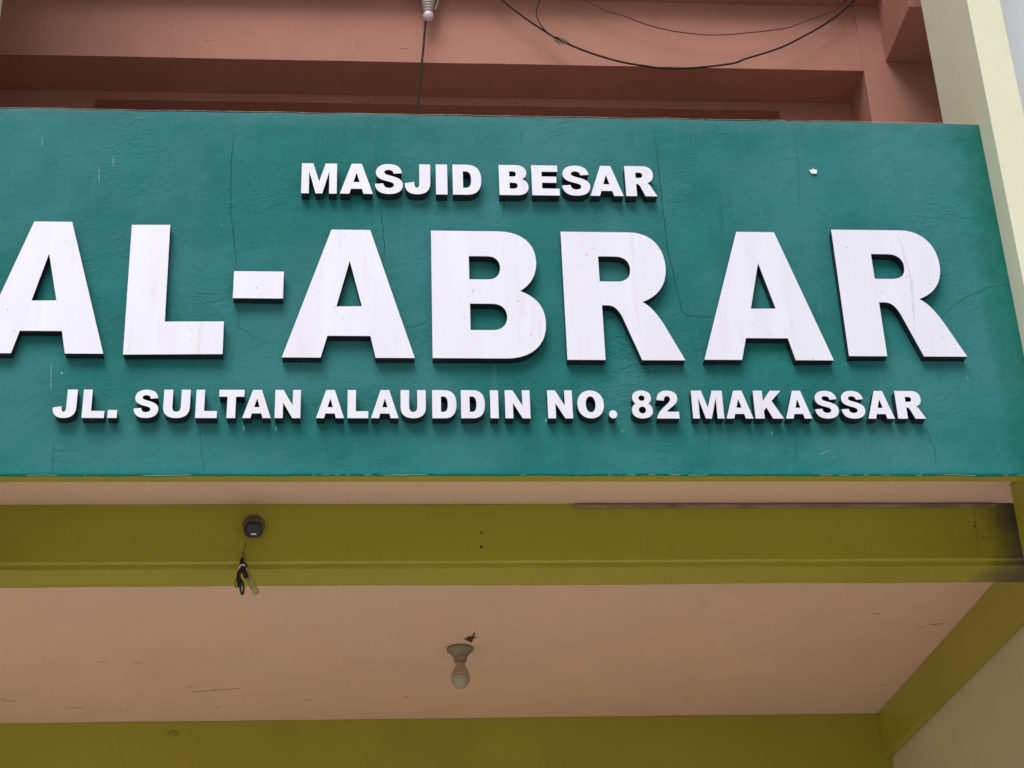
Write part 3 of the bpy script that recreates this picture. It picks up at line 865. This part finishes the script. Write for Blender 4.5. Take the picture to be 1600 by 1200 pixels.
# ------------------------------------------------------------------ balcony lamp and cables
UX, UY = -0.1105, 0.935
ul = empty('balcony_lamp', (UX, UY, zl), 'small bulb in a grey holder on the salmon balcony wall at the top', 'lamp')
MB().lathe([(0.039, 0.0), (0.039, -0.012), (0.035, -0.028)], (UX, UY, zl), seg=32).build('holder_base', M['holder_grey'], ul, smooth=True)
pr = []
for k in range(9):
    r0 = 0.034 - 0.0020 * k
    z_ = -0.026 - 0.0125 * k
    pr += [(r0 - 0.003, z_), (r0 + 0.002, z_ - 0.002), (r0 + 0.002, z_ - 0.0085), (r0 - 0.0045, z_ - 0.0105)]
MB().lathe(pr, (UX, UY, zl), seg=32).build('socket', M['holder_grey'], ul, smooth=True)
bc = 6.166 - zl
pr = [(0.010, bc + 0.034), (0.013, bc + 0.022)]
for k in range(2, 15):
    a = math.pi * k / 14
    pr.append((max(0.0006, 0.0225 * math.sin(a)), bc + 0.0245 * math.cos(a)))
MB().lathe(pr, (UX, UY, zl), seg=32).build('bulb', M['bulb_small'], ul, smooth=True)
MB().tube([(UX + 0.030, UY + 0.01, zl - 0.03), (UX + 0.040, UY + 0.005, zl - 0.075), (UX + 0.033, UY, zl - 0.105), (UX + 0.028, UY, zl - 0.125)], 0.0035, 8).build('lead', M['holder'], ul, smooth=True)


def cable(name, pts, y, r, m, label, jig=0.0):
    mb = MB()
    mb.tube([(a, y + noise.noise(Vector((a * 3, 5, b * 3))) * jig, b) for a, b in pts], r, 8, 4)
    return thing(name, mb, m, label, 'cable', True)


CABLE1 = [(0.1307, 6.3185), (0.2028, 6.246), (0.2463, 6.2001), (0.31, 6.1417), (0.361, 6.0998), (0.4016, 6.0678), (0.4628, 6.0298), (0.5396, 5.9924), (0.6294, 5.9586), (0.6938, 5.9406), (0.7585, 5.9292), (0.8365, 5.918), (0.9074, 5.918), (0.9817, 5.9246), (1.0619, 5.9363), (1.1373, 5.9512), (1.1846, 5.9736), (1.2538, 6.0), (1.3376, 6.0351), (1.4092, 6.0768), (1.4965, 6.1327), (1.5709, 6.1887), (1.6323, 6.2448), (1.6733, 6.2871), (1.695, 6.323)]
CABLE2 = [(0.475, 6.322), (0.491, 6.3102), (0.5554, 6.2643), (0.6198, 6.2221), (0.6982, 6.1939), (0.7627, 6.162), (0.8407, 6.1339), (0.9194, 6.1158), (1.0252, 6.1035), (1.1191, 6.106), (1.2278, 6.1205), (1.3649, 6.1442), (1.4358, 6.173), (1.5363, 6.2199), (1.5943, 6.2487), (1.6411, 6.2946), (1.67, 6.323)]
CABLE3 = [(0.38, 6.322), (0.3689, 6.2981), (0.3482, 6.2467), (0.336, 6.206), (0.3346, 6.1724), (0.3437, 6.136), (0.3658, 6.0967), (0.3959, 6.0644), (0.4211, 6.042), (0.4495, 6.0329)]
TIE = [(0.3984, 6.0662), (0.4243, 6.0602), (0.4498, 6.0444), (0.4572, 6.0347), (0.4361, 6.0309), (0.4106, 6.0467), (0.4004, 6.053), (0.4103, 6.0401), (0.4231, 6.0339), (0.4176, 6.0272)]
DROP = [(-0.121, 6.322), (-0.121, 6.1952), (-0.1214, 6.1484), (-0.1273, 6.0788), (-0.1332, 5.9967), (-0.1447, 5.8671), (-0.1531, 5.7715), (-0.159, 5.6678), (-0.1644, 5.6149), (-0.17, 5.2)]
c1 = cable('sagging_cable', CABLE1, 0.93, 0.0042, M['cable'], 'thick black cable sagging lowest across the salmon beam')
mb = MB().tube([(a, 0.924, b) for a, b in TIE], 0.0030, 6)
mb.build('wire_tie', M['tie'], c1, smooth=True)
cable('thin_cable', CABLE2, 0.94, 0.0024, M['brown_cable'], 'thin brown cable sagging above the thick black one')
cable('looped_cable', CABLE3, 0.925, 0.0025, M['cable'], 'short thin cable curling down to join the thick black cable')
cable('hanging_cable', DROP, 0.95, 0.0046, M['cable'], 'black cable hanging straight down behind the balcony bulb', 0.004)
